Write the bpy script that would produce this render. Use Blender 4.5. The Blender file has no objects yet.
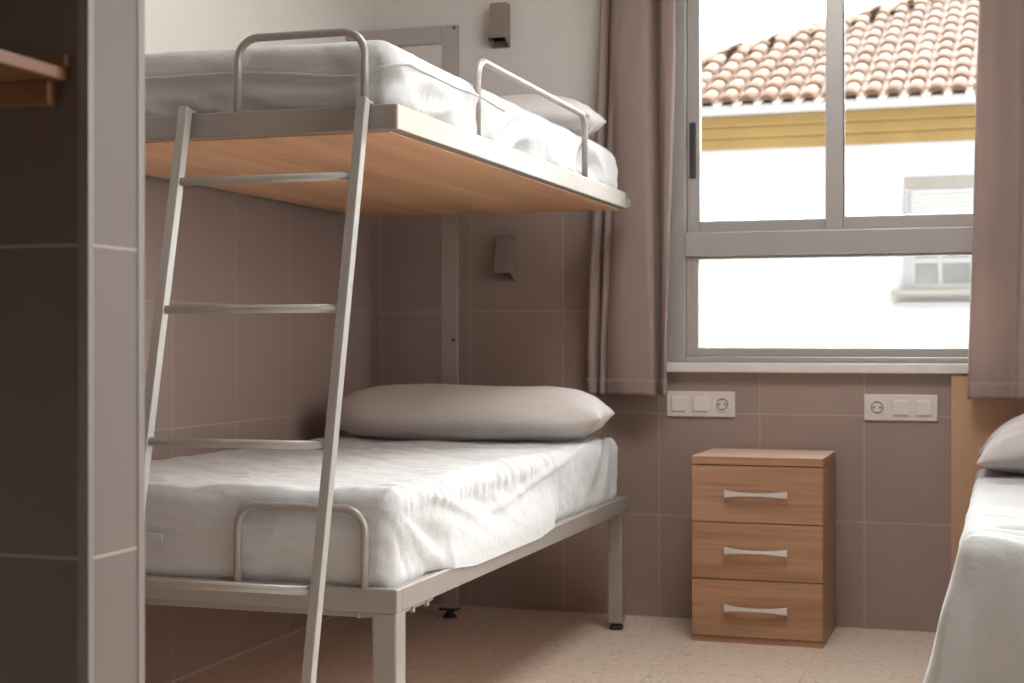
import bpy, bmesh, math, random
from mathutils import Vector, noise
S = bpy.context.scene
COL = S.collection
random.seed(5)
V = Vector

# ------------------------------------------------------------------ node helpers
def newmat(name):
    m = bpy.data.materials.new(name); m.use_nodes = True
    nt = m.node_tree
    b = nt.nodes['Principled BSDF']
    return m, nt, b

def mathn(nt, op, a, b=None, c=None):
    n = nt.nodes.new('ShaderNodeMath'); n.operation = op
    for i, v in enumerate((a, b, c)):
        if v is None: continue
        if isinstance(v, (int, float)): n.inputs[i].default_value = v
        else: nt.links.new(v, n.inputs[i])
    return n.outputs[0]

def mixc(nt, fac, a, b):
    n = nt.nodes.new('ShaderNodeMix'); n.data_type = 'RGBA'
    if isinstance(fac, (int, float)): n.inputs[0].default_value = fac
    else: nt.links.new(fac, n.inputs[0])
    for i, v in ((6, a), (7, b)):
        if isinstance(v, tuple): n.inputs[i].default_value = (*v, 1)
        else: nt.links.new(v, n.inputs[i])
    return n.outputs[2]

def objco(nt, scale=(1, 1, 1)):
    t = nt.nodes.new('ShaderNodeTexCoord'); mp = nt.nodes.new('ShaderNodeMapping')
    mp.inputs['Scale'].default_value = scale
    nt.links.new(t.outputs['Object'], mp.inputs[0]); return mp.outputs[0]

def noisen(nt, vec, scale, detail=3, rough=.5):
    n = nt.nodes.new('ShaderNodeTexNoise'); n.inputs['Scale'].default_value = scale
    n.inputs['Detail'].default_value = detail; n.inputs['Roughness'].default_value = rough
    nt.links.new(vec, n.inputs['Vector']); return n.outputs['Fac']

def ramp(nt, fac, stops):
    r = nt.nodes.new('ShaderNodeValToRGB'); e = r.color_ramp.elements
    while len(e) < len(stops): e.new(.5)
    for el, (p, c) in zip(e, stops): el.position = p; el.color = (*c, 1)
    nt.links.new(fac, r.inputs[0]); return r.outputs[0]

def bump(nt, b, h, strength, dist=.01):
    n = nt.nodes.new('ShaderNodeBump'); n.inputs['Strength'].default_value = strength
    n.inputs['Distance'].default_value = dist
    nt.links.new(h, n.inputs['Height']); nt.links.new(n.outputs[0], b.inputs['Normal'])

def simple(name, col, rough=.5, metal=0., var=.06, vscale=8, bmp=0., bscale=300, spec=.5):
    m, nt, b = newmat(name)
    co = objco(nt)
    f = noisen(nt, co, vscale, 4)
    lo = tuple(c * (1 - var) for c in col); hi = tuple(min(1, c * (1 + var)) for c in col)
    nt.links.new(ramp(nt, f, [(.3, lo), (.7, hi)]), b.inputs['Base Color'])
    b.inputs['Roughness'].default_value = rough; b.inputs['Metallic'].default_value = metal
    b.inputs['Specular IOR Level'].default_value = spec
    if bmp: bump(nt, b, noisen(nt, co, bscale, 2), bmp, .002)
    return m

def cloth(name, col, weave=700, wr=.25, rough=.95, transl=0.):
    m, nt, b = newmat(name)
    co = objco(nt)
    f = noisen(nt, co, 5, 3)
    nt.links.new(ramp(nt, f, [(.3, tuple(c * .97 for c in col)), (.7, col)]), b.inputs['Base Color'])
    b.inputs['Roughness'].default_value = rough
    b.inputs['Specular IOR Level'].default_value = .15
    b.inputs['Sheen Weight'].default_value = .15
    h = mathn(nt, 'ADD', mathn(nt, 'MULTIPLY', noisen(nt, co, 28, 4, .6), .8), mathn(nt, 'MULTIPLY', noisen(nt, co, weave, 1), .05))
    bump(nt, b, h, wr, .01)
    if transl:
        tr = nt.nodes.new('ShaderNodeBsdfTranslucent'); tr.inputs[0].default_value = (*col, 1)
        mx = nt.nodes.new('ShaderNodeMixShader'); mx.inputs[0].default_value = transl
        nt.links.new(b.outputs[0], mx.inputs[1]); nt.links.new(tr.outputs[0], mx.inputs[2])
        nt.links.new(mx.outputs[0], nt.nodes['Material Output'].inputs[0])
    return m

def wood(name, dark, light, axis='x', scale=1., rough=.42, pores=.35):
    m, nt, b = newmat(name)
    sc = {'x': (.9, 14, 14), 'y': (14, .9, 14), 'z': (14, 14, .9)}[axis]
    co = objco(nt, tuple(s * scale for s in sc))
    f1 = noisen(nt, co, 1.6, 5, .6)
    co2 = objco(nt, tuple(s * scale * (5 if s > 1 else 2) for s in sc))
    f2 = noisen(nt, co2, 2.0, 4, .6)
    f = mathn(nt, 'ADD', mathn(nt, 'MULTIPLY', f1, 1 - pores), mathn(nt, 'MULTIPLY', f2, pores))
    nt.links.new(ramp(nt, f, [(.32, dark), (.5, tuple((a + c) / 2 for a, c in zip(dark, light))), (.66, light)]), b.inputs['Base Color'])
    b.inputs['Roughness'].default_value = rough
    bump(nt, b, f2, .06, .002)
    return m

def tilemat(name, col, grout, ax, off, step, zoff=0., zstep=.3337, ztop=None, top=(.6, .57, .54), gw=.0016, rough=.38):
    """square glazed tiles in world coordinates (the object sits at the origin); painted plaster above ztop"""
    m, nt, b = newmat(name)
    t = nt.nodes.new('ShaderNodeTexCoord'); sep = nt.nodes.new('ShaderNodeSeparateXYZ')
    nt.links.new(t.outputs['Object'], sep.inputs[0])
    def line(sock, o, s):
        q = mathn(nt, 'DIVIDE', mathn(nt, 'SUBTRACT', sock, o), s)
        fr = mathn(nt, 'FRACT', mathn(nt, 'ADD', q, 100.))
        d = mathn(nt, 'MULTIPLY', mathn(nt, 'MINIMUM', fr, mathn(nt, 'SUBTRACT', 1., fr)), s)
        return mathn(nt, 'LESS_THAN', d, gw), mathn(nt, 'FLOOR', q)
    la, ia = line(sep.outputs[ax], off, step)
    lz, iz = line(sep.outputs['Z'], zoff, zstep)
    g = mathn(nt, 'MAXIMUM', la, lz)
    wn = nt.nodes.new('ShaderNodeTexWhiteNoise'); wn.noise_dimensions = '2D'
    cb = nt.nodes.new('ShaderNodeCombineXYZ'); nt.links.new(ia, cb.inputs[0]); nt.links.new(iz, cb.inputs[1])
    nt.links.new(cb.outputs[0], wn.inputs['Vector'])
    cl = noisen(nt, t.outputs['Object'], 6, 5, .6)
    fac = mathn(nt, 'ADD', mathn(nt, 'MULTIPLY', wn.outputs['Value'], .35), mathn(nt, 'MULTIPLY', cl, .65))
    tc = ramp(nt, fac, [(.2, tuple(c * .94 for c in col)), (.8, tuple(c * 1.06 for c in col))])
    c = mixc(nt, g, tc, grout)
    r = mathn(nt, 'MULTIPLY_ADD', g, .5, rough)
    h = mathn(nt, 'SUBTRACT', 1., g)
    if ztop is not None:
        ab = mathn(nt, 'GREATER_THAN', sep.outputs['Z'], ztop)
        c = mixc(nt, ab, c, top)
        r = mathn(nt, 'MAXIMUM', r, mathn(nt, 'MULTIPLY', ab, .9))
        h = mathn(nt, 'MAXIMUM', h, ab)
    nt.links.new(c, b.inputs['Base Color']); nt.links.new(r, b.inputs['Roughness'])
    bump(nt, b, h, .4, .002)
    return m

# ------------------------------------------------------------------ materials
TILE = (.315, .235, .206); GROUT = (.44, .37, .33)
PLASTER = (.66, .62, .585)
M_BACK = tilemat('tile_back', TILE, GROUT, 'X', -.431, .3275, ztop=1.3345, top=PLASTER)
M_LEFT = tilemat('tile_left', TILE, GROUT, 'Y', 3.584, .3455, .001, .3345, ztop=1.338, top=PLASTER)
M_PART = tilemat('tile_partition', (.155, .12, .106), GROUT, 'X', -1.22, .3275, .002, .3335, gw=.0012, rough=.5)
M_PLAST = simple('plaster', PLASTER, .9, bmp=.05, bscale=90)
M_CEIL = simple('ceiling_paint', (.72, .68, .65), .9)
M_WHITE = simple('white_paint', (.62, .57, .53), .9)
M_METAL = simple('painted_metal', (.34, .305, .28), .36, .2, .04, 5)
M_LADDER = simple('ladder_paint', (.43, .41, .385), .33, .25, .04, 5)
M_ALU = simple('aluminium', (.43, .41, .395), .38, .35, .03, 6)
M_TRIMALU = simple('corner_trim', (.25, .225, .205), .4, .3, .04, 6)
M_BLACK = simple('black_rubber', (.02, .018, .018), .6)
M_SCREW = simple('dark_screw', (.05, .045, .045), .5)
M_SHEET = cloth('white_sheet', (.525, .523, .525), wr=.35)
M_SPREAD = cloth('white_bedspread', (.49, .49, .493), wr=.4)
M_PILLOW = cloth('pillow_case', (.52, .485, .465), wr=.32)
M_CURT = cloth('curtain_cloth', (.42, .322, .285), weave=500, wr=.08, transl=.32)
M_OAK = wood('oak_front', (.28, .138, .074), (.48, .272, .162), 'x', 1., .42, .5)
M_OAKV = wood('oak_side', (.30, .16, .085), (.42, .235, .125), 'z')
M_OAK_LIT = wood('oak_lit', (.62, .45, .32), (.78, .60, .46), 'x')  # paler copy of the oak, window light on the top put into the colour
M_BOARD = wood('bunk_board', (.57, .30, .155), (.88, .54, .31), 'y', .5, .45, .25)
M_HEAD = wood('beech_headboard', (.46, .27, .165), (.55, .345, .22), 'z', .7)
M_SHELF = wood('shelf_wood', (.20, .088, .04), (.29, .135, .062), 'y')
M_CAVITY = simple('dark_gap', (.03, .018, .012), .8)
M_HANDLE = simple('satin_handle', (.72, .70, .69), .28, .6, .02)
M_PLASTIC = simple('switch_plastic', (.66, .60, .565), .35, var=.02)
M_PLASTIC2 = simple('rocker_plastic', (.70, .645, .61), .3, var=.02)
M_SOCKET = simple('socket_dark', (.20, .175, .165), .5)
M_LAMP = simple('lamp_paint', (.25, .20, .175), .5, .1, .04)
M_LAMPIN = simple('lamp_inside', (.05, .032, .026), .6)
M_SILL = simple('sill_marble', (.70, .66, .62), .35, var=.06, vscale=14)
M_OUTWALL = simple('white_render', (.36, .36, .365), .9, var=.02, bmp=.1, bscale=40)
M_CORN = simple('ochre_paint', (.20, .128, .040), .8, var=.10, vscale=2.2)
M_GUTTER = simple('white_gutter', (.29, .29, .295), .4, var=.03)
M_SHUT = simple('roller_shutter', (.29, .29, .295), .5, var=.02)
M_NFRAME = simple('neighbour_frame', (.235, .24, .245), .5, var=.02)
M_SHUTBOX = simple('shutter_box', (.19, .175, .155), .7)
M_NPANE = simple('neighbour_pane', (.075, .088, .08), .15, var=.25, vscale=5)
M_GROUND = simple('street_ground', (.25, .24, .23), .9, var=.1)

def terrazzo():
    m, nt, b = newmat('terrazzo')
    t = nt.nodes.new('ShaderNodeTexCoord')
    co = t.outputs['Object']
    def chips(scale, thr):
        v = nt.nodes.new('ShaderNodeTexVoronoi'); v.inputs['Scale'].default_value = scale
        nt.links.new(co, v.inputs['Vector'])
        wn = nt.nodes.new('ShaderNodeSeparateColor'); nt.links.new(v.outputs['Color'], wn.inputs[0])
        near = mathn(nt, 'LESS_THAN', v.outputs['Distance'], thr)
        pick = mathn(nt, 'GREATER_THAN', wn.outputs[0], .55)
        return mathn(nt, 'MULTIPLY', near, pick), wn.outputs[1]
    base = ramp(nt, noisen(nt, co, 30, 5, .7), [(.3, (.60, .50, .41)), (.7, (.74, .63, .525))])
    k1, c1 = chips(48, .36); k2, c2 = chips(95, .34)
    col1 = ramp(nt, c1, [(.0, (.42, .33, .26)), (.5, (.56, .46, .37)), (1., (.78, .70, .61))])
    col2 = ramp(nt, c2, [(.0, (.40, .29, .21)), (1., (.70, .60, .50))])
    c = mixc(nt, mathn(nt, 'MULTIPLY', k1, .9), base, col1)
    c = mixc(nt, mathn(nt, 'MULTIPLY', k2, .8), c, col2)
    sep = nt.nodes.new('ShaderNodeSeparateXYZ'); nt.links.new(co, sep.inputs[0])
    g = None
    for ax, o in (('X', -.527), ('Y', 4.905)):
        fr = mathn(nt, 'FRACT', mathn(nt, 'ADD', mathn(nt, 'DIVIDE', mathn(nt, 'SUBTRACT', sep.outputs[ax], o), .4), 100.))
        d = mathn(nt, 'MULTIPLY', mathn(nt, 'MINIMUM', fr, mathn(nt, 'SUBTRACT', 1., fr)), .4)
        l = mathn(nt, 'LESS_THAN', d, .0011)
        g = l if g is None else mathn(nt, 'MAXIMUM', g, l)
    c = mixc(nt, mathn(nt, 'MULTIPLY', g, .6), c, (.34, .27, .21))
    nt.links.new(c, b.inputs['Base Color']); b.inputs['Roughness'].default_value = .42
    return m
M_FLOOR = terrazzo()

def glassmat():
    m, nt, b = newmat('window_glass')
    tr = nt.nodes.new('ShaderNodeBsdfTransparent'); tr.inputs[0].default_value = (.96, .975, .97, 1)
    gl = nt.nodes.new('ShaderNodeBsdfGlossy'); gl.inputs['Roughness'].default_value = .02
    fr = nt.nodes.new('ShaderNodeFresnel'); fr.inputs[0].default_value = 1.45
    mx = nt.nodes.new('ShaderNodeMixShader')
    nt.links.new(fr.outputs[0], mx.inputs[0]); nt.links.new(tr.outputs[0], mx.inputs[1]); nt.links.new(gl.outputs[0], mx.inputs[2])
    nt.links.new(mx.outputs[0], nt.nodes['Material Output'].inputs[0])
    return m
M_GLASS = glassmat()

def tileroof():
    m, nt, b = newmat('terracotta')
    at = nt.nodes.new('ShaderNodeAttribute'); at.attribute_name = 'tilevar'
    co = objco(nt)
    f = mathn(nt, 'ADD', mathn(nt, 'MULTIPLY', at.outputs['Fac'], .6), mathn(nt, 'MULTIPLY', noisen(nt, co, 9, 5, .65), .4))
    nt.links.new(ramp(nt, f, [(.12, (.075, .038, .023)), (.5, (.118, .068, .044)), (.85, (.15, .098, .069))]), b.inputs['Base Color'])
    b.inputs['Roughness'].default_value = .85
    return m
M_TERRA = tileroof()

# ------------------------------------------------------------------ geometry helpers
ORG = {}
def mesh(name, bm, mat, parent=None, loc=None, smooth=False, mods=()):
    """link a bmesh written in world coordinates as one object (origin at its thing's base)"""
    o_ = V(loc) if loc is not None else (ORG[parent.name] if parent is not None else V((0, 0, 0)))
    bmesh.ops.recalc_face_normals(bm, faces=bm.faces)
    bmesh.ops.translate(bm, verts=bm.verts, vec=-o_)
    me = bpy.data.meshes.new(name); bm.to_mesh(me); bm.free()
    for m in (mat if isinstance(mat, (list, tuple)) else [mat]): me.materials.append(m)
    if smooth:
        for p in me.polygons: p.use_smooth = True
    o = bpy.data.objects.new(name, me); COL.objects.link(o)
    if parent is not None: o.parent = parent
    else: o.location = o_
    ORG[o.name] = o_
    for t, kw in mods:
        md = o.modifiers.new(t.lower(), t)
        for k, v in kw.items(): setattr(md, k, v)
    return o

def tag(o, label=None, cat=None, group=None, kind=None):
    if label: o['label'] = label
    if cat: o['category'] = cat
    if group: o['group'] = group
    if kind: o['kind'] = kind
    return o

def thing(name, loc, label, cat, group=None):
    o = bpy.data.objects.new(name, None); COL.objects.link(o); o.location = loc
    o.empty_display_size = .1
    ORG[o.name] = V(loc); return tag(o, label, cat, group)

def struct(name, bm, mat, parent=None, smooth=False, label=None):
    o = mesh(name, bm, mat, parent, smooth=smooth)
    if parent is None: o['kind'] = 'structure'
    if label: o['label'] = label
    return o

def box(bm, x0, x1, y0, y1, z0, z1, bev=0., seg=2, mi=0):
    vs = [bm.verts.new((x, y, z)) for x in (x0, x1) for y in (y0, y1) for z in (z0, z1)]
    fs = [bm.faces.new([vs[i] for i in q]) for q in ((0, 1, 3, 2), (4, 6, 7, 5), (0, 4, 5, 1), (2, 3, 7, 6), (0, 2, 6, 4), (1, 5, 7, 3))]
    for f in fs: f.material_index = mi
    if bev:
        es = {e for f in fs for e in f.edges}
        bmesh.ops.bevel(bm, geom=list(es), offset=bev, segments=seg, profile=.5, affect='EDGES')
    return vs

def B(*boxes, bev=0.):
    bm = bmesh.new()
    for b in boxes: box(bm, *b[:6], b[6] if len(b) > 6 else bev)
    return bm

def bar(bm, p, q, w, d, up=(0, 0, 1), bev=.002):
    """rectangular bar from p to q: w across, d deep"""
    p, q = V(p), V(q); t = (q - p).normalized()
    a = t.cross(V(up)).normalized(); c = a.cross(t).normalized()
    vs = [bm.verts.new(e + a * sx * w / 2 + c * sy * d / 2) for e in (p, q) for sx, sy in ((-1, -1), (1, -1), (1, 1), (-1, 1))]
    fs = [bm.faces.new([vs[i] for i in f]) for f in ((0, 1, 2, 3), (7, 6, 5, 4), (0, 4, 5, 1), (1, 5, 6, 2), (2, 6, 7, 3), (3, 7, 4, 0))]
    if bev:
        bmesh.ops.bevel(bm, geom=list({e for f in fs for e in f.edges}), offset=bev, segments=2, profile=.5, affect='EDGES')

def tube(bm, pts, r, n=12, cap=True):
    pts = [V(p) for p in pts]; rings = []
    t0 = (pts[1] - pts[0]).normalized()
    a = t0.orthogonal().normalized()
    for i, p in enumerate(pts):
        t = (pts[min(i + 1, len(pts) - 1)] - pts[max(i - 1, 0)]).normalized()
        a = (a - t * a.dot(t)).normalized(); c = t.cross(a)
        rings.append([bm.verts.new(p + (a * math.cos(k * 2 * math.pi / n) + c * math.sin(k * 2 * math.pi / n)) * r) for k in range(n)])
    for A, C in zip(rings, rings[1:]):
        for k in range(n): bm.faces.new((A[k], A[(k + 1) % n], C[(k + 1) % n], C[k]))
    if cap: bm.faces.new(rings[0][::-1]); bm.faces.new(rings[-1])

def hoop(a, b, ztop, zbot, rc):
    """U-shaped guard rail path: up from a, round corner, across, round corner, down to b"""
    a, b = V((*a, 0)), V((*b, 0)); d = (b - a).normalized(); pts = [a + V((0, 0, zbot))]
    for s, base, sg in ((0, a, 1), (1, b, -1)):
        c = base + d * rc * sg + V((0, 0, ztop - rc))
        arc = []
        for k in range(9):
            th = math.pi / 2 * k / 8
            arc.append(c - d * sg * rc * math.cos(th) + V((0, 0, rc * math.sin(th))))
        pts += arc if s == 0 else arc[::-1]
    pts.append(b + V((0, 0, zbot)))
    return pts

def sm(a, b, x):
    t = min(1, max(0, (x - a) / (b - a))); return t * t * (3 - 2 * t)
def gs(x, s): return math.exp(-(x / s) ** 2)
def nz(x, y, z=0., sc=1.): return noise.noise(V((x * sc, y * sc, z * sc)))

def rg(a, b, c=0.):
    return 1 - 2.4 * abs(noise.noise(V((a, b, c))))

def softbox(x0, x1, y0, y1, z0, z1, r, res, disp, rz=None):
    """rounded cushion-like block, every surface point pushed along its normal by disp(p, n)"""
    bm = bmesh.new(); key = {}
    def pt(i, j, k, N):
        if (i, j, k) in key: return key[i, j, k]
        p = V((x0 + (x1 - x0) * i / N[0], y0 + (y1 - y0) * j / N[1], z0 + (z1 - z0) * k / N[2]))
        c = V((min(max(p.x, x0 + r), x1 - r), min(max(p.y, y0 + r), y1 - r), min(max(p.z, z0 + r), z1 - r)))
        n = p - c
        n = n.normalized() if n.length > 1e-9 else V((0, 0, 1))
        q = c + n * r
        q = q + disp(q, n)
        v = bm.verts.new(q); key[i, j, k] = v; return v
    N = [max(4, round((b - a) / res)) for a, b in ((x0, x1), (y0, y1), (z0, z1))]
    for ax in range(3):
        u, w = [a for a in range(3) if a != ax]
        for side in (0, N[ax]):
            for i in range(N[u]):
                for j in range(N[w]):
                    idx = []
                    for di, dj in ((0, 0), (1, 0), (1, 1), (0, 1)):
                        t = [0, 0, 0]; t[ax] = side; t[u] = i + di; t[w] = j + dj; idx.append(pt(*t, N))
                    bm.faces.new(idx)
    return bm

def pillow(cx, cy, cz, L, W, T, rotx=0., rotz=0., seed=0, droop=0., nx=72, ny=44, pinch=.06, pu=4.2, taper=.0):
    """stuffed pillow: two bulged skins meeting in a seam, corners drawn out to points"""
    bm = bmesh.new(); top = {}; bot = {}
    cr, sr = math.cos(rotx), math.sin(rotx); cz_, sz_ = math.cos(rotz), math.sin(rotz)
    for i in range(nx + 1):
        for j in range(ny + 1):
            u = -1 + 2 * i / nx; v = -1 + 2 * j / ny
            uu = math.sin(u * math.pi / 2); vv = math.sin(v * math.pi / 2)
            x = uu * L / 2 * (1 - pinch * (1 - vv * vv) * uu * uu)
            y = vv * W / 2 * (1 - pinch * 2 * (1 - uu * uu) * vv * vv) * (1 - taper * abs(uu) ** 5)
            h = max(0, (1 - abs(uu) ** pu)) ** .55 * max(0, (1 - abs(vv) ** 2.4)) ** .52
            cn = abs(uu) ** 3
            wr = .006 * nz(uu * 1.6 + seed, vv * 2.2) + .012 * cn * rg(3.2 * math.atan2(vv, 1.3 - abs(uu)), 1.2 * uu, seed) + .005 * rg(uu * 1.6, vv * 5, seed)
            for D, sgn in ((top, 1), (bot, -1)):
                if sgn < 0 and (i in (0, nx) or j in (0, ny)): D[i, j] = top[i, j]; continue
                k = h * T / 2
                z = sgn * k * (1.0 if sgn > 0 else .93) + sgn * h * wr + .004 * nz(uu * 1.2, vv * 1.2, seed + 4) - droop * cn * (1 - .5 * h)
                y1 = y * cr - z * sr; z1 = y * sr + z * cr
                x2 = x * cz_ - y1 * sz_; y2 = x * sz_ + y1 * cz_
                D[i, j] = bm.verts.new((cx + x2, cy + y2, cz + z1))
    for D in (top, bot):
        for i in range(nx):
            for j in range(ny):
                q = (D[i, j], D[i + 1, j], D[i + 1, j + 1], D[i, j + 1])
                if len(set(q)) == 4: bm.faces.new(q)
    return bm

# ------------------------------------------------------------------ room
XL, YB, XR, YF, ZC = -2.1033, 4.9185, .99, -1.6, 2.55
WX0, WX1, WZ0, WZ1 = -1.075, .045, .833, 2.2          # opening of the window in the far wall
RY0, RY1, RZ0, RZ1 = 1.7, 3.3, .78, 2.3            # opening of the window over the other bed
struct('floor', B((XL - .2, XR + .2, YF - .2, YB + .2, -.12, 0)), M_FLOOR)
struct('ceiling', B((XL - .2, XR + .2, YF - .2, YB + .2, ZC, ZC + .12)), M_CEIL)
struct('wall_back', B((XL - .2, WX0, YB, YB + .12, 0, ZC), (WX1, XR + .2, YB, YB + .12, 0, ZC),
                      (WX0, WX1, YB, YB + .12, 0, WZ0 - .032), (WX0, WX1, YB, YB + .12, WZ1, ZC)), M_BACK)
struct('wall_left', B((XL - .2, XL, YF - .2, YB, 0, ZC)), M_LEFT)
struct('wall_right', B((XR, XR + .2, YF - .2, RY0, 0, ZC), (XR, XR + .2, RY1, YB, 0, ZC),
                       (XR, XR + .2, RY0, RY1, 0, RZ0), (XR, XR + .2, RY0, RY1, RZ1, ZC)), M_WHITE)
struct('wall_front', B((XL, XR, YF - .2, YF, 0, ZC)), M_PLAST)
struct('wall_light_block', B((.32, XR, YF, 1.35, 0, ZC)), M_PLAST)  # added out of view to block light from the camera end
PX, PY0, PY1 = -.929, 1.41, 1.519
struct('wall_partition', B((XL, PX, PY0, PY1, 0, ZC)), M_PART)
struct('wall_niche', B((XL, -1.56, YF, PY0, 0, ZC)), M_PLAST)
struct('trim_1', B((PX - .012, PX + .0015, PY0 - .0015, PY0 + .009, 0, ZC, .001)), M_TRIMALU)
struct('trim_2', B((PX - .012, PX + .0015, PY1 - .012, PY1 + .0015, 0, ZC, .001)), M_TRIMALU)
struct('baseboard_left', B((XL, XL + .004, PY1, YB, 0, .006)), simple('grout_bead', GROUT, .8))

# window in the far wall: fixed frame, transom, two sliding sashes above and a fixed pane below
win = thing('window_1', (-.515, YB, WZ0), 'grey aluminium window with two sliding sashes above one fixed pane', 'window'); win['kind'] = 'structure'
del win['category']
fy0, fy1 = 4.902, 4.99
fo = mesh('window_frame', B((WX0, -.996, fy0, fy1, WZ0, WZ1), (-.02, WX1, fy0, fy1, WZ0, WZ1), (-.996, -.02, fy0, fy1, WZ0, .852), (-.996, -.02, fy0, fy1, 2.14, WZ1),
                      (-.998, -.02, fy0 - .006, fy1, 1.174, 1.252), bev=.003), M_ALU, win)
mesh('fixed_sash', B((-.996, -.965, 4.912, 4.965, .852, 1.174), (-.05, -.02, 4.912, 4.965, .852, 1.174), (-.965, -.05, 4.912, 4.965, .852, .880),
                     (-.965, -.05, 4.912, 4.965, 1.166, 1.174), bev=.003), M_ALU, win)
mesh('glazing_bead', B((-.966, -.957, 4.916, 4.94, .88, 1.168, .001), (-.966, -.05, 4.916, 4.94, .876, .8815, .001)), M_ALU, win)
mesh('pane', B((-.966, -.05, 4.942, 4.948, .878, 1.17)), M_GLASS, win)
s1 = mesh('sliding_sash', B((-.996, -.955, 4.93, 4.96, 1.252, 2.14), (-.549, -.503, 4.93, 4.96, 1.252, 2.14), (-.955, -.549, 4.93, 4.96, 1.252, 1.291),
                       (-.955, -.549, 4.93, 4.96, 2.09, 2.14), bev=.003), M_ALU, win)
mesh('pane', B((-.957, -.547, 4.944, 4.949, 1.288, 2.092)), M_GLASS, s1)
hb = B((-.988, -.967, 4.922, 4.932, 1.43, 1.612, .004)); mesh('handle', hb, M_SCREW, s1)
hb = B((-.983, -.972, 4.919, 4.924, 1.475, 1.578, .002)); mesh('latch', hb, M_LAMPIN, s1)
s2 = mesh('sliding_sash', B((-.550, -.494, 4.905, 4.928, 1.252, 2.14), (-.07, -.02, 4.905, 4.928, 1.252, 2.14), (-.494, -.07, 4.905, 4.928, 1.252, 1.294),
                       (-.494, -.07, 4.905, 4.928, 2.09, 2.14), bev=.003), M_ALU, win)
mesh('pane', B((-.496, -.068, 4.914, 4.919, 1.292, 2.092)), M_GLASS, s2)
mesh('shade_strip', B((-.495, -.491, 4.9065, 4.924, 1.294, 2.09)), M_SCREW, s2)  # shade beside the stile, put in as a dark strip
mesh('window_sill', B((WX0 - .02, WX1 + .02, 4.878, 4.995, .801, .8325, .004)), M_SILL, win)
mesh('outer_sill', B((WX0, WX1, 4.991, 5.08, .79, .83, .004)), M_SILL, win)
# window over the other bed, beyond the picture's right edge: it lights the bunk from the side
w2 = thing('window_2', (XR, 2.9, RZ0), 'grey aluminium window in the side wall', 'window'); w2['kind'] = 'structure'
del w2['category']
fr = [(XR + .05, XR + .1, RY0, RY0 + .05, RZ0, RZ1), (XR + .05, XR + .1, RY1 - .05, RY1, RZ0, RZ1), (XR + .05, XR + .1, RY0 + .05, RY1 - .05, RZ0, RZ0 + .05),
      (XR + .05, XR + .1, RY0 + .05, RY1 - .05, RZ1 - .05, RZ1), (XR + .05, XR + .1, 2.47, 2.53, RZ0 + .05, RZ1 - .05)]
mesh('window_frame', B(*fr, bev=.003), M_ALU, w2)
mesh('pane', B((XR + .072, XR + .077, RY0 + .05, RY1 - .05, RZ0 + .05, RZ1 - .05)), M_GLASS, w2)

# ------------------------------------------------------------------ bunk bed
X0, X1, Y0, Y1 = -2.055, -1.136, 2.78, 4.692
bed = thing('bunk_bed', (-1.6, 3.73, 0), 'grey metal bunk bed with wooden underside on the top bunk, by the tiled wall', 'bed')
def frame_bm(z0, z1, w=.03):
    return B((X0, X1, Y0, Y0 + w, z0, z1, .003), (X0, X1, Y1 - w, Y1, z0, z1, .003), (X0, X0 + w, Y0 + w - .002, Y1 - w + .002, z0, z1, .003), (X1 - w, X1, Y0 + w - .002, Y1 - w + .002, z0, z1, .003))
lf = mesh('lower_frame', frame_bm(.368, .415), M_METAL, bed)
mesh('frame_lip', B((X0 + .01, X1 - .01, Y0 + .006, Y0 + .03, .3565, .369), (X1 - .03, X1 - .008, Y0 + .006, 3.0, .3605, .369)), M_METAL, lf)
for x, y in ((-1.139, 2.88), (-1.139, 2.96), (-1.215, 2.79), (-1.30, 2.79)):
    mesh('slat_clip', B((x - .010, x, y - .006, y + .006, .3545, .3695, .002)), M_METAL, lf)
bd = mesh('base_board', B((X0 + .028, X1 - .028, Y0 + .028, Y1 - .028, .380, .398)), M_BOARD, bed)
uf = mesh('upper_frame', frame_bm(1.315, 1.365), M_METAL, bed)
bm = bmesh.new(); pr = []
M_PALE = simple('pale_pink', (.60, .385, .315), .45, var=.03)  # pale pink strip along the near end of the side rail
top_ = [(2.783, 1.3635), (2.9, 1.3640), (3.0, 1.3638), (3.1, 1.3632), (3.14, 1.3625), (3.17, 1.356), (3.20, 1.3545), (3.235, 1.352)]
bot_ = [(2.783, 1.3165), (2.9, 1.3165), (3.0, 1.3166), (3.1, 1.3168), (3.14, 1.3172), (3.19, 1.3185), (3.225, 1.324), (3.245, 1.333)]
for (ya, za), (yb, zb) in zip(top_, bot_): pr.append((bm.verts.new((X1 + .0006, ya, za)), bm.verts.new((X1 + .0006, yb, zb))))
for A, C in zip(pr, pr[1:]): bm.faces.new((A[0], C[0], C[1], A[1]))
tp = mesh('pale_strip', bm, M_PALE, uf, mods=[('SOLIDIFY', {'thickness': .0008, 'offset': 0})]); tp['label'] = 'pale pink strip on the side rail of the top bunk'
mesh('frame_bracket', B((X1 - .002, X1 + .006, Y1 - .012, Y1 + .002, 1.322, 1.345, .0015)), M_ALU, uf)
mesh('bunk_board', B((X0 + .028, X1 - .026, Y0 + .026, Y1 - .004, 1.3125, 1.331)), M_BOARD, bed)
for x, y in ((-1.1905, 2.7825), (-2.04, 2.7825), (-1.19, 4.642)):
    w = .052 if y < 3 else .046
    lg = mesh('leg', B((x, x + w, y, y + w, .022, .369, .004)), M_METAL, bed)
    bm = B((x + .008, x + w - .008, y + .008, y + w - .008, .012, .024, .002), (x + .004, x + w - .004, y + .004, y + w - .004, 0, .014, .004))
    mesh('rubber_foot', bm, M_BLACK, lg)
pst = mesh('post', B((-1.762, -1.707, Y1 + .001, Y1 + .021, .03, 1.931, .002)), M_METAL, bed)
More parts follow.
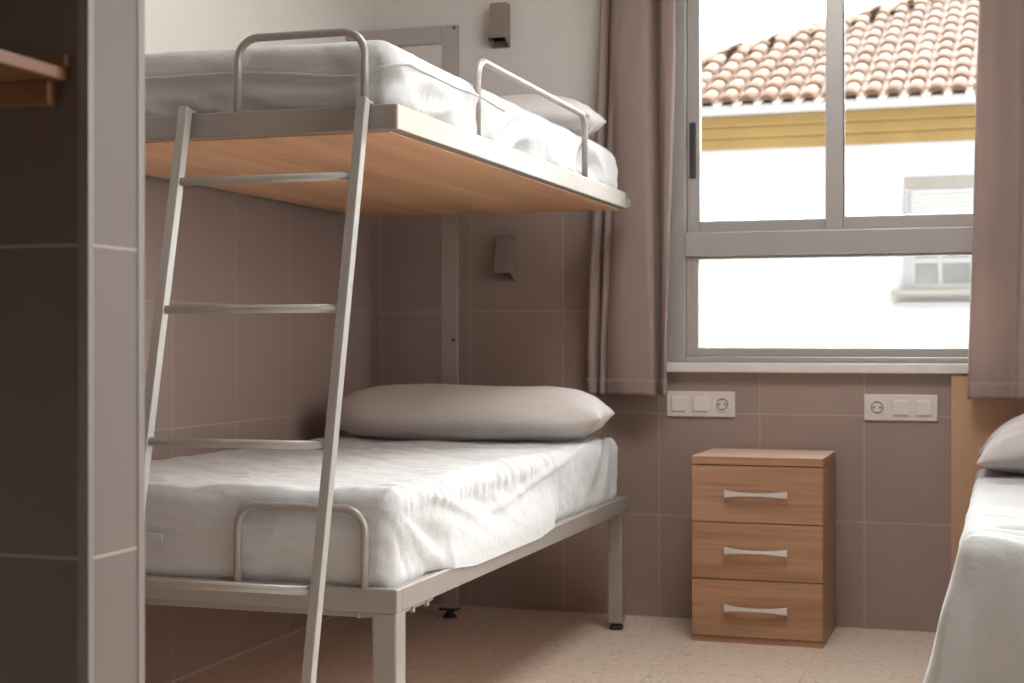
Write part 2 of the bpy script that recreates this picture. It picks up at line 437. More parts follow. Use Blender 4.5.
bm = B((-1.768, -1.705, Y1 - .012, Y1 + .03, .024, .031, .002))
bmesh.ops.create_cone(bm, cap_ends=True, segments=16, radius1=.024, radius2=.008, depth=.024, matrix=__import__('mathutils').Matrix.Translation((-1.735, Y1 + .01, .012)))
mesh('rubber_foot', bm, M_BLACK, pst)
hf = mesh('head_frame', B((-2.098, -1.762, Y1 + .001, Y1 + .021, 1.873, 1.931, .002), (-2.098, -2.045, Y1 + .001, Y1 + .021, 1.33, 1.873, .002)), M_METAL, bed)
for x, z in ((-1.717, 1.921), (-2.065, 1.897), (-1.719, .905)):
    bm = bmesh.new()
    from mathutils import Matrix
    bmesh.ops.create_cone(bm, cap_ends=True, segments=12, radius1=.0055, radius2=.0055, depth=.004, matrix=Matrix.Translation((x, Y1, z)) @ Matrix.Rotation(math.pi / 2, 4, 'X'))
    mesh('screw', bm, M_SCREW, pst if x > -1.8 else hf)
for zt, zb in ((.577, .405), (1.521, 1.356)):
    bm = bmesh.new(); tube(bm, hoop((-1.487, 2.789), (-1.208, 2.789), zt - .008, zb, .045), .0082, 14)
    mesh('foot_guard_rail', bm, M_METAL, bed, smooth=True)
bm = bmesh.new(); tube(bm, hoop((-1.147, 3.287), (-1.147, 4.215), 1.542, 1.357, .05), .0085, 14)
mesh('side_guard_rail', bm, M_METAL, bed, smooth=True)

# ladder hooked over the foot of the top bunk
lad = thing('ladder', (-1.39, 2.45, 0), 'slim grey metal ladder leaning on the foot of the bunk bed', 'ladder')
def ly(z): return 2.764 - (1.372 - z) * .2275
for x in (-1.592, -1.200):
    bm = bmesh.new(); bar(bm, (x, ly(0.008), .008), (x, ly(1.375), 1.375), .020, .023, up=(0, 1, .2))
    st = mesh('stile', bm, M_LADDER, lad)
    bm = B((x - .011, x + .011, 2.755, 2.79, 1.366, 1.372, .001), (x - .011, x + .011, 2.786, 2.79, 1.345, 1.37, .001))
    mesh('hook', bm, M_LADDER, st)
    bm = B((x - .013, x + .013, ly(0) - .016, ly(0) + .022, 0, .012, .002)); mesh('rubber_foot', bm, M_BLACK, st)
for z in (.193, .444, .706, .963, 1.221):
    bm = bmesh.new(); tube(bm, [(-1.59, ly(z), z), (-1.202, ly(z), z)], .0085, 12)
    mesh('rung', bm, M_LADDER, lad, smooth=True)

# ------------------------------------------------------------------ mattresses and pillows
def lower_disp(p, n):
    d = V((0, 0, 0)); m = 0.
    top = max(0, n.z); side = max(0, n.x); front = max(0, -n.y)
    m += top * (.006 * nz(p.x, p.y, 0, 7) + .0022 * nz(p.x, p.y, 1, 38) + .0015 * math.sin(p.x * 46 + 2 * nz(p.x, p.y, 2, 5)) * math.sin(p.y * 46 + 2 * nz(p.x, p.y, 5, 5)))
    m += (side + front) * (.007 * nz(p.x + p.y, p.z * 1.6, 3, 6) + .002 * nz(p.x + p.y, p.z * 2, 4, 24))
    # gathers radiating from the near corner
    dx, dy, dz = p.x - (-1.16), p.y - 2.81, p.z - .59
    r = math.sqrt(dy * dy + dz * dz + dx * dx)
    if side > .2:
        a = math.atan2(dz, dy + .03)
        m += side * .0095 * math.exp(-r / .18) * rg(5.5 * a, 1.5 * r, 3) * sm(0, .03, r)
    # ruffles across the top right edge
    e = gs(p.x + 1.155, .09) * sm(2.8, 2.86, p.y) * (1 - sm(3.55, 4.1, p.y)) * sm(.53, .585, p.z)
    m += e * .006 * (rg(30 * p.y, 5 * p.x, 1) + .6 * nz(55 * p.y, 8 * p.x, 4))
    # hem line running down the side from the edge
    if side > .3:
        zl = .598 - .10 * sm(2.85, 3.4, p.y) * (1 - sm(3.2, 4.4, p.y))
        m += .006 * gs(p.z - zl, .007)
        # diagonal pulls toward the head end and low drapes
        m += side * .009 * sm(3.95, 4.5, p.y) * rg(13 * (p.y - (p.z - .5) * .8), 3 * p.z, 2)
        m += side * .012 * gs(p.y - 3.15, .42) * gs(p.z - .46, .10) * rg(9 * (p.z * 1.5 + p.y * .55), 2 * p.y, 7)
    if front > .3:
        m += front * (.006 * gs(p.z - (.515 - .02 * nz(p.x, 0, 0, 3)), .006) * sm(-1.95, -1.6, p.x) * .6 + .007 * rg(4 * (p.x * .7 - p.z), 3 * p.z, 9))
    d = n * m
    k = sm(2.98, 3.46, p.y) * (1 - sm(3.5, 3.98, p.y))
    if n.x > .05 and k > 0:      # the sheet hangs out over the rail here
        f = min(1, k * 7) * (1 - sm(.425, .54, p.z))
        x = p.x + d.x
        d.x += (max(x, -1.1325) - x) * f
        zm = .418 - .034 * k
        d.z = max(d.z, zm - p.z)
    return d
bm = softbox(-2.045, -1.156, 2.802, 4.638, .399, .604, .036, .0085, lower_disp)
low = tag(mesh('mattress', bm, M_SHEET, loc=(-1.6, 3.73, .4), smooth=True), 'mattress in a white fitted sheet on the lower bunk', 'mattress')
bm = B((-1.700, -1.665, 2.7925, 2.7965, .488, .503, .0008))
mesh('care_tag', bm, M_SPREAD, low)
def upper_disp(p, n):
    m = 0.; top = max(0, n.z); side = max(0, n.x); front = max(0, -n.y)
    m += top * .004 * nz(p.x, p.y, 8, 5)
    m += (side + front) * (.006 * nz(p.x + p.y, p.z * 1.5, 13, 7) + .002 * nz(p.x + p.y, p.z * 2, 14, 26))
    if front > .3:
        zl = 1.447 - .020 * sm(-1.5, -1.22, p.x) + .010 * sm(-1.24, -1.2, p.x)
        m += .005 * gs(p.z - zl, .0065) + .006 * sm(-.004, .004, p.z - zl) - .005 * gs(p.z - zl + .016, .010)
        m += front * .010 * (1 - sm(1.40, 1.43, p.z)) * rg(4 * p.x, 16 * p.z + 3 * p.x, 3)
    if side > .3:
        m += side * .014 * rg(7 * (p.y * .7 - (p.z - 1.4) * 1.0), 9 * (p.z * 1.1 + p.y * .12), 4) * (1 - sm(1.45, 1.49, p.z))
        m += side * .005 * gs(p.y - 2.95, .3) * rg(32 * p.y, 5 * p.z, 1) * (1 - sm(1.40, 1.45, p.z))
        m += (.008 * gs(p.y - (3.36 + (p.z - 1.4) * -.9), .035) - .008 * gs(p.y - (3.62 + (p.z - 1.4) * .6), .03)) * (1 - sm(1.42, 1.47, p.z))
    cr = gs(p.x + 1.17, .05) * gs(p.y - 2.83, .05)
    m -= .006 * cr * front
    return n * m
bm = softbox(-2.03, -1.158, 2.812, 4.632, 1.336, 1.502, .045, .0085, upper_disp)
upm = tag(mesh('mattress', bm, M_SHEET, loc=(-1.6, 3.73, 1.336), smooth=True), 'mattress in a white sheet on the top bunk', 'mattress')
pts = []
def surf(p, n): return V(p) + upper_disp(V(p), V(n)) + V(n) * .0005
for i in range(90):
    x = -2.0 + (.797) * i / 89
    pts.append(surf((x, 2.812, 1.447 - .020 * sm(-1.5, -1.22, x) + .010 * sm(-1.24, -1.2, x)), (0, -1, 0)))
for i in range(1, 13):
    a = math.pi / 2 * i / 12
    pts.append(surf((-1.203 + .045 * math.sin(a), 2.857 - .045 * math.cos(a), 1.437 + .019 * i / 12), (math.sin(a), -math.cos(a), 0)))
for i in range(1, 60):
    y = 2.857 + .65 * i / 59
    pts.append(surf((-1.158, y, 1.456), (1, 0, 0)))
bm = bmesh.new(); tube(bm, pts, .0034, 8)
mesh('piping', bm, M_SHEET, upm, smooth=True)
bm = pillow(-1.563, 4.40, .680, .875, .43, .163, .04, 0, 1, .0, pinch=.03, pu=5, taper=.62)
tag(mesh('pillow', bm, M_PILLOW, loc=(-1.585, 4.435, .61), smooth=True), 'plump white pillow lying across the lower bunk', 'pillow')
bm = pillow(-1.585, 4.40, 1.561, .86, .40, .138, .03, 0, 6, .0, pinch=.03, pu=5, taper=.5)
tag(mesh('pillow', bm, M_PILLOW, loc=(-1.60, 4.43, 1.488), smooth=True), 'white pillow on the top bunk behind its side guard rail', 'pillow')

# ------------------------------------------------------------------ nightstand
ns = thing('nightstand', (-.712, 4.73, 0), 'small oak nightstand with three drawers under the window', 'nightstand')
nx0, nx1, ny0, ny1 = -.906, -.518, 4.556, 4.905
mesh('body', B((nx0, nx0 + .016, ny0 + .0195, ny1, 0, .531), (nx1 - .0165, nx1, ny0 + .0195, ny1, 0, .531, .0008), (nx0 + .016, nx1 - .0165, ny1 - .01, ny1, 0, .531)), M_OAKV, ns)
mesh('inner_body', B((nx0 + .0155, nx1 - .016, ny0 + .022, ny1 - .012, .024, .53)), M_CAVITY, ns)
mesh('plinth', B((nx0 + .001, nx1 - .001, ny0 + .006, ny0 + .0195, 0, .0185)), M_OAK, ns)
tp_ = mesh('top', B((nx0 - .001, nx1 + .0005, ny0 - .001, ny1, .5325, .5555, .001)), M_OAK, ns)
mesh('lit_top', B((nx0 - .001, nx1 + .0005, ny0 - .001, ny1, .5555, .5565)), M_OAK_LIT, tp_)  # thin sheet carrying the light painted on the top
for z0, z1 in ((.0205, .1885), (.1915, .3585), (.3615, .529)):
    dr = mesh('drawer', B((nx0 + .0005, nx1 - .0005, ny0, ny0 + .018, z0, z1, .0008)), M_OAK, ns)
    zc = z0 + .085; xc = nx0 + .193
    bm = bmesh.new(); rings = []
    for i in range(25):
        t = -1 + 2 * i / 24
        x = xc + t * .093; hh = .0048 + .0068 * abs(t) ** 2.2; y = ny0 - .021 + .006 * abs(t) ** 2
        dd = .0035
        rings.append([bm.verts.new((x, y + a * dd, zc + b * hh)) for a, b in ((-1, -.8), (-1, .8), (-.4, 1), (1, 1), (1, -1), (-.4, -1))])
    for A, C in zip(rings, rings[1:]):
        for k in range(6): bm.faces.new((A[k], A[(k + 1) % 6], C[(k + 1) % 6], C[k]))
    bm.faces.new(rings[0]); bm.faces.new(rings[-1])
    for s in (-1, 1): box(bm, xc + s * .084 - .005, xc + s * .084 + .005, ny0 - .02, ny0 + .001, zc - .006, zc + .006, .001)
    mesh('handle', bm, M_HANDLE, dr)

# ------------------------------------------------------------------ switches, lamps
def switch_unit(x0, x1, z0, z1, order, label):
    t = thing('switch_plate', ((x0 + x1) / 2, YB, (z0 + z1) / 2), label, 'switch')
    mesh('plate', B((x0, x1, YB - .009, YB, z0, z1, .0025)), M_PLASTIC, t)
    w = (x1 - x0 - .009) / 3; zc = (z0 + z1) / 2
    for i, k in enumerate(order):
        xc = x0 + .0045 + w * (i + .5)
        if k == 's':
            mesh('rocker_surround', B((xc - .0265, xc + .0265, YB - .0098, YB - .008, zc - .0265, zc + .0265, .0008)), M_PLASTIC, t)
            bm = bmesh.new(); box(bm, xc - .0235, xc + .0235, YB - .0145, YB - .009, zc - .0235, zc + .0235, .002)
            mesh('rocker', bm, M_PLASTIC2, t)
        else:
            bm = bmesh.new()
            bmesh.ops.create_cone(bm, cap_ends=True, segments=28, radius1=.0265, radius2=.0255, depth=.004, matrix=Matrix.Translation((xc, YB - .010, zc)) @ Matrix.Rotation(math.pi / 2, 4, 'X'))
            s = mesh('socket', bm, M_PLASTIC2, t)
            bm = bmesh.new()   # dark ring of the recess
            N = 28
            a = [bm.verts.new((xc + .0195 * math.cos(i * 2 * math.pi / N), YB - .0124, zc + .0195 * math.sin(i * 2 * math.pi / N))) for i in range(N)]
            c = [bm.verts.new((xc + .0158 * math.cos(i * 2 * math.pi / N), YB - .0122, zc + .0158 * math.sin(i * 2 * math.pi / N))) for i in range(N)]
            for i in range(N): bm.faces.new((a[i], a[(i + 1) % N], c[(i + 1) % N], c[i]))
            mesh('socket_ring', bm, M_SOCKET, s, mods=[('SOLIDIFY', {'thickness': .0006})])
            for sx in (-1, 1):
                bm = bmesh.new()
                bmesh.ops.create_cone(bm, cap_ends=True, segments=12, radius1=.0042, radius2=.0042, depth=.002, matrix=Matrix.Translation((xc + sx * .0095, YB - .0125, zc)) @ Matrix.Rotation(math.pi / 2, 4, 'X'))
                mesh('pin_hole', bm, M_SOCKET, s)
            for sz in (-1, 1):
                mesh('earth_clip', B((xc - .004, xc + .004, YB - .0133, YB - .012, zc + sz * .0165 - .003, zc + sz * .0165 + .003)), M_SOCKET, s)
switch_unit(-1.060, -.837, .6565, .739, 'sso', 'white wall plate by the bunk bed, its round socket at the right end')
switch_unit(-.431, -.209, .6535, .735, 'oss', 'white wall plate by the headboard, its round socket at the left end')

def wall_lamp(xr, zt, label):
    t = thing('wall_lamp', (xr - .028, YB, zt), label, 'lamp', 'reading lamps on the far wall')
    h = .146
    y_t, y_b = YB - .046, YB - .056
    zb_f, zb_w = zt - h + .028, zt - h
    xt0, xb0 = xr - .057, xr - .064
    P = {'tlf': (xt0, y_t, zt), 'trf': (xr - .002, y_t, zt), 'tlw': (xt0, YB, zt), 'trw': (xr, YB, zt),
         'blf': (xb0, y_b, zb_f), 'brf': (xr, y_b, zb_f), 'blw': (xb0, YB, zb_w), 'brw': (xr, YB, zb_w)}
    bm = bmesh.new(); v = {k: bm.verts.new(p) for k, p in P.items()}
    fs = [bm.faces.new([v[k] for k in q]) for q in (('tlf', 'blf', 'brf', 'trf'), ('trf', 'brf', 'brw', 'trw'), ('tlw', 'blw', 'blf', 'tlf'), ('tlw', 'tlf', 'trf', 'trw'), ('tlw', 'trw', 'brw', 'blw'))]
    bf = bm.faces.new([v[k] for k in ('blf', 'blw', 'brw', 'brf')])
    bmesh.ops.recalc_face_normals(bm, faces=bm.faces)
    bmesh.ops.inset_region(bm, faces=[bf], thickness=.006)
    r = bmesh.ops.extrude_face_region(bm, geom=[bf]); vs = [g for g in r['geom'] if isinstance(g, bmesh.types.BMVert)]
    bmesh.ops.delete(bm, geom=[bf], context='FACES_ONLY')
    bmesh.ops.translate(bm, verts=vs, vec=(0, .008, .05))
    sh = mesh('shade', bm, M_LAMP, t, mods=[('BEVEL', {'width': .002, 'segments': 2, 'limit_method': 'ANGLE'})])
    mesh('lens', B((xb0 + .009, xr - .009, YB - .046, YB - .012, zb_f + .016, zb_f + .02)), M_LAMPIN, t)
wall_lamp(-1.598, 2.035, 'taupe boxy reading lamp on the white wall above the top bunk')
wall_lamp(-1.576, 1.246, 'taupe boxy reading lamp on the tiles under the top bunk')

# ------------------------------------------------------------------ curtains
def cat(P, n):
    out = []; P = [V(p) for p in P]
    for i in range(len(P) - 1):
        p0 = P[max(i - 1, 0)]; p1 = P[i]; p2 = P[i + 1]; p3 = P[min(i + 2, len(P) - 1)]
        for k in range(n):
            t = k / n
            out.append(.5 * ((2 * p1) + (p2 - p0) * t + (2 * p0 - 5 * p1 + 4 * p2 - p3) * t * t + (3 * p1 - p0 - 3 * p2 + p3) * t ** 3))
    out.append(P[-1]); return out
def curtain(top, bot, zt, zb, label, seed):
    A = cat([(x, y, 0) for x, y in top], 8); C = cat([(x, y, 0) for x, y in bot], 8)
    bm = bmesh.new(); rows = []; NZ = 60
    for k in range(NZ + 1):
        t = k / NZ; z = zt + (zb - zt) * t
        s = min(1, t / .92); s = s ** 1.3
        row = []
        for i, (a, c) in enumerate(zip(A, C)):
            p = a.lerp(c, s)
            w = .004 * nz(i * .12, z * 3.1, seed) * sm(0, .3, t)
            row.append(bm.verts.new((p.x + w, p.y + w * .8, z + .004 * nz(i * .2, seed) * t)))
        rows.append(row)
    for R, Q in zip(rows, rows[1:]):
        for i in range(len(R) - 1): bm.faces.new((R[i], R[i + 1], Q[i + 1], Q[i]))
    x = sum(p[0] for p in bot) / len(bot)
    t = thing('curtain', (x, 4.8, zb), label, 'curtain')
    mesh('panel', bm, M_CURT, t, smooth=True, mods=[('SOLIDIFY', {'thickness': .0022, 'offset': 0})])
    # stitched hem: a second layer along the lower edge
    bm = bmesh.new(); rows = []
    for k in range(5):
        z = zb + .052 - .053 * k / 4; row = []
        for i, c in enumerate(C):
            q = A[i].lerp(c, min(1, ((zt - z) / (zt - zb)) / .92) ** 1.3)
            nx_ = C[min(i + 1, len(C) - 1)] - C[max(i - 1, 0)]
            nrm = V((nx_.y, -nx_.x, 0)).normalized() * .0022
            w = .004 * nz(i * .12, z * 3.1, seed)
            row.append(bm.verts.new((q.x + w + nrm.x, q.y + w * .8 + nrm.y, z + .004 * nz(i * .2, seed))))
        rows.append(row)
    for R, Q in zip(rows, rows[1:]):
        for i in range(len(R) - 1): bm.faces.new((R[i], R[i + 1], Q[i + 1], Q[i]))
    mesh('hem', bm, M_CURT, t, smooth=True, mods=[('SOLIDIFY', {'thickness': .0016, 'offset': 0})])
curtain([(-1.262, 4.875), (-1.247, 4.835), (-1.232, 4.842), (-1.222, 4.868), (-1.212, 4.83), (-1.19, 4.792), (-1.145, 4.778), (-1.105, 4.776), (-1.088, 4.783), (-1.092, 4.83), (-1.088, 4.862), (-1.072, 4.862), (-1.066, 4.81), (-1.045, 4.788), (-1.015, 4.785), (-1.001, 4.795), (-1.003, 4.84)],
        [(-1.318, 4.875), (-1.305, 4.835), (-1.287, 4.838), (-1.277, 4.868), (-1.262, 4.835), (-1.244, 4.850), (-1.236, 4.828), (-1.185, 4.800), (-1.105, 4.785), (-1.077, 4.789), (-1.082, 4.83), (-1.078, 4.858), (-1.066, 4.858), (-1.061, 4.825), (-1.052, 4.805), (-1.043, 4.800), (-1.046, 4.845)],
        ZC, .728, 'taupe curtain gathered between the bunk bed and the window', 2.3)
curtain([(-.067, 4.855), (-.072, 4.81), (-.064, 4.792), (-.04, 4.80), (.0, 4.822), (.035, 4.826), (.058, 4.80), (.066, 4.775), (.095, 4.77), (.12, 4.80), (.14, 4.84), (.165, 4.80), (.2, 4.78), (.24, 4.82), (.27, 4.86)],
        [(-.108, 4.865), (-.114, 4.815), (-.105, 4.792), (-.06, 4.80), (-.015, 4.82), (.015, 4.826), (.025, 4.81), (.032, 4.776), (.075, 4.77), (.11, 4.80), (.135, 4.84), (.165, 4.80), (.2, 4.78), (.25, 4.82), (.29, 4.86)],
        ZC, .728, 'taupe curtain hanging over the headboard end of the window', 7.7)

# ------------------------------------------------------------------ bed at the right
sb = thing('single_bed', (.4, 3.9, 0), 'single bed with a plain beech headboard, beside the small nightstand', 'bed')
mesh('headboard', B((-.168, .985, 4.888, YB - .0005, .16, .7985, .0015)), M_HEAD, sb)
mesh('bed_base', B((-.03, .86, 3.02, 4.87, .22, .30, .004)), M_METAL, sb)
for x in (-.01, .79):
    for y in (3.05, 4.79): mesh('leg', B((x, x + .05, y, y + .05, 0, .221, .003)), M_METAL, sb)
def spread_disp(p, n):
    z = p.z; dn = max(0, (.50 - z)) / .5
    m = V((0, 0, 0))
    top = max(0, n.z)
    # bottom flares out; corner fold stands out furthest
    left = sm(.12, -.09, p.x) if n.x < .2 else 0
    lf = max(0, -n.x); fr = max(0, -n.y)
    cx, cy = .38, 3.9
    m.x -= lf * dn * (.055 + .055 * gs(p.y - 2.95, .25) + .018 * math.sin(13 * p.y + 2 * nz(p.y, z, 1, 3)))
    m.y -= fr * (dn * .03 + dn ** .6 * (.020 * math.sin(24 * p.x + 1.2 + 2 * nz(p.x, z, 1, 2)) + .010 * math.sin(51 * p.x + 3 * nz(p.x, z, 6, 3))))
    m += n * ((lf + fr) * .004 * nz(p.x + p.y, z, 3, 9) + .016 * (2 * lf * fr) ** 4 * sm(.0, .25, dn))
    # wrinkles over the top, slanting bands near the foot
    w = rg(11 * (p.y + .45 * (p.x - .2)), 2.2 * p.x, 2) + .4 * rg(26 * (p.y + .3 * p.x), 4 * p.x, 5)
    m.z += top * (.015 * w * (1 - sm(3.2, 3.75, p.y)) + .006 * nz(p.x, p.y, 6, 5) + .006 * rg(5 * (p.y - .5 * p.x), 2 * p.x, 1) * sm(3.3, 3.9, p.y))
    return m
bm = softbox(-.092, .905, 2.945, 4.868, .035, .521, .03, .0095, spread_disp)
tag(mesh('bedspread', bm, M_SPREAD, loc=(.4, 3.9, .035), smooth=True), 'white bedspread draped over the bed and hanging down its foot', 'bedspread')
bm = pillow(.315, 4.57, .622, .80, .44, .205, .03, 0, 3, .055, pinch=.03, pu=2.6, taper=.25)
tag(mesh('pillow', bm, M_PILLOW, loc=(.33, 4.6, .52), smooth=True), 'white pillow propped against the beech headboard', 'pillow')

# ------------------------------------------------------------------ shelf in the niche
sh = thing('wall_shelf', (-1.25, 1.1, 1.18), 'brown wooden shelf in the dark niche beside the tiled wall end', 'shelf')
mesh('board', B((-1.559, -.953, .45, 1.4085, 1.177, 1.1905, .0015)), M_SHELF, sh)
mesh('batten', B((-1.5, -.966, 1.392, 1.4095, 1.1515, 1.1765, .001)), M_SHELF, sh)
mesh('upstand', B((-1.5, -.950, 1.400, 1.4095, 1.191, 1.2055, .001)), M_SHELF, sh)

# ------------------------------------------------------------------ house across the street
th = math.radians(-1.0); E = V((math.cos(th), math.sin(th), 0)); NB = V((-math.sin(th), math.cos(th), 0)); O = V((-4.621, 15.819, 0))
def fx(bm):
    for v in bm.verts:
        c = v.co; v.co = O + E * c.x + NB * c.y + V((0, 0, c.z))
    return bm
hs = thing('house', O + E * 3, 'white house with terracotta tiled roof and ochre cornice across the street', 'house')
S0 = -.58; S1 = 10.5; PITCH = math.radians(23.9); ZE = 3.335; OV = .34
wl = mesh('wall', fx(B((S0 + OV, S1, OV, 7.5, -4, 3.2))), M_OUTWALL, hs)
# the opening is a shallow recess built from reveals around the window
mesh('cornice', fx(B((S0 + .1, S1, .25, OV + .05, 3.035, 3.15, .012), (S0 + .16, S1, .29, OV + .05, 2.925, 3.035, .012), (S0 + .05, S1, .20, OV + .05, 3.15, 3.262, .012))), M_CORN, hs)
mesh('gutter', fx(B((S0 - .02, S1, -.02, .12, 3.245, 3.347, .02))), M_GUTTER, hs)
def house_window(x0, z0, w=1.36, parent=hs):
    k = 1 + OV / 15.7
    b = [(x0, x0 + w, OV - .02, OV + .02, z0 + 1.03, z0 + 1.14, .004)]
    wn = mesh('window', fx(B((x0 + .03, x0 + w - .03, OV - .012, OV + .01, z0 + .0, z0 + .06), (x0 + .03, x0 + .1, OV - .012, OV + .01, z0 + .06, z0 + .98), (x0 + w - .1, x0 + w - .03, OV - .012, OV + .01, z0 + .06, z0 + .98),
                             (x0 + w / 2 - .04, x0 + w / 2 + .04, OV - .012, OV + .01, z0 + .06, z0 + .98), (x0 + .1, x0 + w - .1, OV - .012, OV + .01, z0 + .27, z0 + .32), (x0 + .04 + .06 + (w/2-.14)*.42, x0 + .14 + (w/2-.14)*.42, OV - .01, OV + .01, z0 + .06, z0 + .98), bev=.003)), M_NFRAME, hs)
    mesh('pane', fx(B((x0 + .1, x0 + w - .1, OV - .006, OV + .004, z0 + .06, z0 + .5))), M_NPANE, wn)
    mesh('roller_shutter', fx(B(*[(x0 + .06, x0 + w - .06, OV - .018, OV - .002, z0 + .34 + i * .045, z0 + .34 + i * .045 + .0435, .003) for i in range(15)])), M_SHUT, wn)
    mesh('shutter_box', fx(B(*b)), M_SHUTBOX, wn)
    for xa in (x0, x0 + w - .03): mesh('reveal', fx(B((xa, xa + .03, OV - .03, OV + .02, z0, z0 + 1.0))), M_NFRAME, wn)
    mesh('sill', fx(B((x0 - .12, x0 + w + .12, OV - .16, OV + .02, z0 - .062, z0 - .005, .006))), M_SHUTBOX, wn)
    mesh('sill_moulding', fx(B((x0 - .1, x0 + w + .1, OV - .09, OV + .02, z0 - .16, z0 - .125, .006))), M_NFRAME, wn)
house_window(3.61, 1.425); house_window(6.8, 1.425)

# barrel-tile roof slopes (front slope and the hip slope round the corner), cut along the hip
def slope_tiles(name, front=True):
    bm = bmesh.new(); lay = bm.faces.layers.float.new('tilevar')
    W = .2105; CL = .40; R = .076; ct, st = math.cos(PITCH), math.sin(PITCH)
    LEN = 4.6 / ct
    ncol = int((S1 - S0) / W) if front else int(9 / W)
    def P(u, v, h):      # u along eave from the hip corner, v up the slope, h off the slope
        d = v * ct - h * st; z = ZE + v * st + h * ct
        return (S0 + u, d - .03, z) if front else (S0 + d - .03, u, z)
    for i in range(ncol):
        u0 = (i + .5) * W
        for r in range(int(LEN / CL)):
            v0 = r * CL; v1 = v0 + CL * 1.15
            if (v0 + CL * .5) * ct > u0 + .05: break
            tv = random.random(); ju = random.uniform(-.004, .004); jr = random.uniform(-.003, .003)
            N = 8; A = []; C = []; A2 = []
            for k in range(N + 1):
                a = math.pi * k / N
                for lst, vv, rr, hh in ((A, v0, R + .006 + jr, .028), (C, v1, R - .004, .012), (A2, v0 + .002, R - .012, .028)):
                    lst.append(bm.verts.new(P(u0 + ju - math.cos(a) * rr, vv, hh + math.sin(a) * rr * .8)))
            for k in range(N):
                f = bm.faces.new((A[k], A[k + 1], C[k + 1], C[k])); f[lay] = tv; f.smooth = True
                f = bm.faces.new((A2[k], A2[k + 1], A[k + 1], A[k])); f[lay] = tv * .6
            if r == 0:
                f = bm.faces.new([bm.verts.new(P(u0 + ju - math.cos(math.pi * k / N) * (R - .01), v0 + .03, .028 + math.sin(math.pi * k / N) * (R - .01) * .8)) for k in range(N + 1)]); f[lay] = .2
        # channel tile between two covers
        u1 = (i + 1) * W; vt = min(LEN, (u1) / ct)
        for r in range(int(vt / CL) + 1):
            v0 = r * CL; v1 = v0 + CL * 1.05; tv = random.random() * .15
            if v0 * ct > u1: break
            A = []; C = []
            for k in range(5):
                a = math.pi * k / 4; x = u1 - math.cos(a) * .06
                A.append(bm.verts.new(P(x, v0, .006 - math.sin(a) * .03))); C.append(bm.verts.new(P(x, v1, -.004 - math.sin(a) * .03)))
            for k in range(4):
                f = bm.faces.new((A[k], A[k + 1], C[k + 1], C[k])); f[lay] = tv
    # underlying deck
    q = [P(0, 0, -.05), P(ncol * W, 0, -.05), P(ncol * W, LEN, -.05), P(LEN * ct, LEN, -.05)]
    f = bm.faces.new([bm.verts.new(p) for p in q]); f[lay] = .1
    o = mesh(name, fx(bm), M_TERRA, hs); return o
slope_tiles('roof_slope', True); slope_tiles('roof_slope', False)
bm = bmesh.new(); lay = bm.faces.layers.float.new('tilevar')
hv = V((1, 1, math.tan(PITCH))).normalized(); hc = V((1, -1, 0)).normalized(); hn = hc.cross(hv).normalized()
if hn.z < 0: hn = -hn
for r in range(22):
    a0 = V((S0 - .02, -.02, ZE + .03)) + hv * (r * .27); a1 = a0 + hv * .33; tv = random.random(); N = 8; A = []; C = []
    for k in range(N + 1):
        a = math.pi * k / N
        A.append(bm.verts.new(a0 + hc * math.cos(a) * .135 + hn * (math.sin(a) * .10 - .02)))
        C.append(bm.verts.new(a1 + hc * math.cos(a) * .115 + hn * (math.sin(a) * .085 - .025)))
    for k in range(N):
        f = bm.faces.new((A[k], A[k + 1], C[k + 1], C[k])); f[lay] = tv; f.smooth = True
tb = [[], []]
for e_, a0 in enumerate((V((S0 - .02, -.02, ZE + .0)), V((S0 - .02, -.02, ZE + .0)) + hv * 6.2)):
    for k in range(9):
        a = math.pi * k / 8
        tb[e_].append(bm.verts.new(a0 + hc * math.cos(a) * .15 + hn * (math.sin(a) * .105 - .015)))
for k in range(8):
    f = bm.faces.new((tb[0][k], tb[0][k + 1], tb[1][k + 1], tb[1][k])); f[lay] = .4; f.smooth = True
mesh('hip_ridge', fx(bm), M_TERRA, hs)
struct('ground', B((-40, 40, 5.2, 60, -4.1, -4.0), (1.3, 40, -30, 5.2, -4.1, -4.0)), M_GROUND)

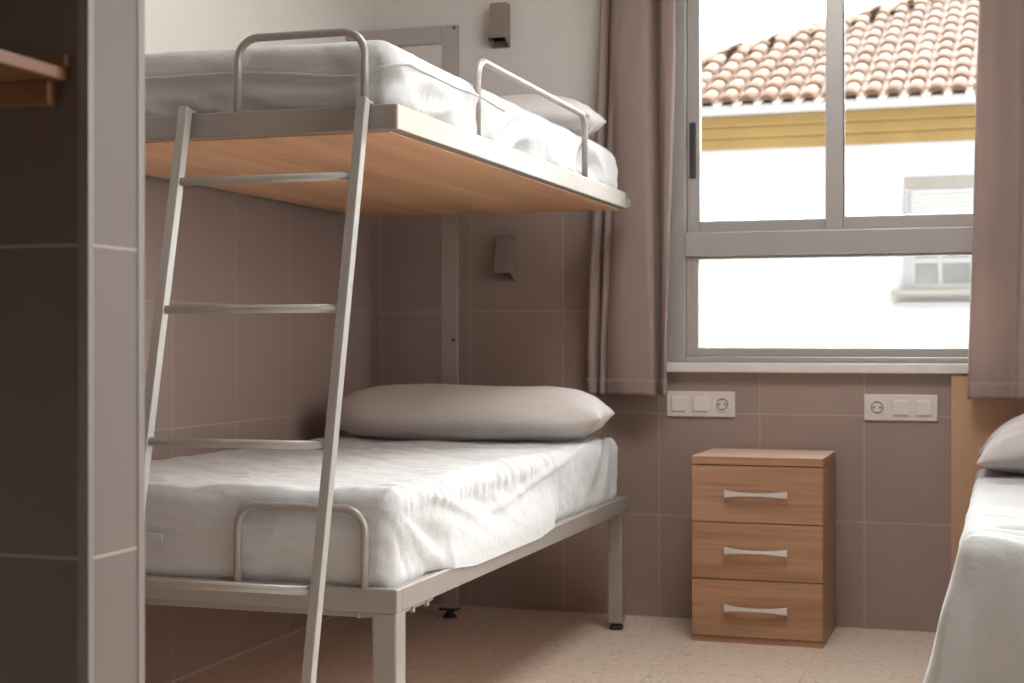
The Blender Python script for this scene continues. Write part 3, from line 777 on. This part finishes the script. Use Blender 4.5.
# ------------------------------------------------------------------ daylight
W = bpy.data.worlds.new('sky'); S.world = W; W.use_nodes = True
nt = W.node_tree; bg = nt.nodes['Background']
tc = nt.nodes.new('ShaderNodeTexCoord')
def glow(direction, lo, hi):
    d = V(direction).normalized()
    dt = nt.nodes.new('ShaderNodeVectorMath'); dt.operation = 'DOT_PRODUCT'
    nt.links.new(tc.outputs['Generated'], dt.inputs[0]); dt.inputs[1].default_value = d
    mr = nt.nodes.new('ShaderNodeMapRange'); mr.interpolation_type = 'SMOOTHSTEP'
    mr.inputs['From Min'].default_value = lo; mr.inputs['From Max'].default_value = hi
    nt.links.new(dt.outputs['Value'], mr.inputs['Value']); return mr.outputs[0]
SKY_BASE, SKY_SIDE, SKY_TOP, SKY_BACK = 1.0, 3.6, 4.5, 23.0
s = mathn(nt, 'MULTIPLY_ADD', glow((.9, -.1, .42), .45, .98), SKY_SIDE, SKY_BASE)
s = mathn(nt, 'MULTIPLY_ADD', glow((.1, .62, .78), .45, .9), SKY_BACK, s)
s = mathn(nt, 'MULTIPLY_ADD', glow((0, .35, 1), .45, .95), SKY_TOP, s)
bg.inputs['Color'].default_value = (1.0, .99, .98, 1)
nt.links.new(s, bg.inputs['Strength'])
def portal(name, loc, rot, sx, sy):
    l = bpy.data.lights.new(name, 'AREA'); l.shape = 'RECTANGLE'; l.size = sx; l.size_y = sy
    l.cycles.is_portal = True
    o = bpy.data.objects.new(name, l); COL.objects.link(o); o.location = loc; o.rotation_euler = rot
portal('window_portal', ((WX0 + WX1) / 2, YB + .11, (WZ0 + WZ1) / 2), (-math.pi / 2, 0, 0), WX1 - WX0, WZ1 - WZ0)
portal('side_window_portal', (XR + .18, (RY0 + RY1) / 2, (RZ0 + RZ1) / 2), (0, math.pi / 2, 0), RZ1 - RZ0, RY1 - RY0)

# added fill light under the ceiling, unseen and without a fixture
cl = bpy.data.lights.new('ceiling_fill', 'AREA'); cl.shape = 'DISK'; cl.size = .9; cl.energy = 17; cl.color = (1, .985, .965)
lo = bpy.data.objects.new('ceiling_fill', cl); COL.objects.link(lo); lo.location = (-.42, 3.25, ZC - .03)

# ------------------------------------------------------------------ camera
cam = bpy.data.cameras.new('camera'); co = bpy.data.objects.new('camera', cam); COL.objects.link(co)
co.location = (0, 0, .9); co.rotation_euler = (math.pi / 2, 0, .31306)
cam.sensor_width = 36; cam.lens = 1534.6 / 1024 * 36; cam.clip_start = .05; cam.clip_end = 200
cam.dof.use_dof = True; cam.dof.focus_distance = 3.15; cam.dof.aperture_fstop = 6.3
S.camera = co
S.view_settings.view_transform = 'Standard'; S.view_settings.look = 'None'
S.view_settings.gamma = 1; S.view_settings.use_curve_mapping = False
S.view_settings.exposure = .9
S.cycles.use_denoising = True
S.cycles.max_bounces = 12; S.cycles.diffuse_bounces = 8; S.cycles.transparent_max_bounces = 12
S.cycles.sample_clamp_indirect = 6
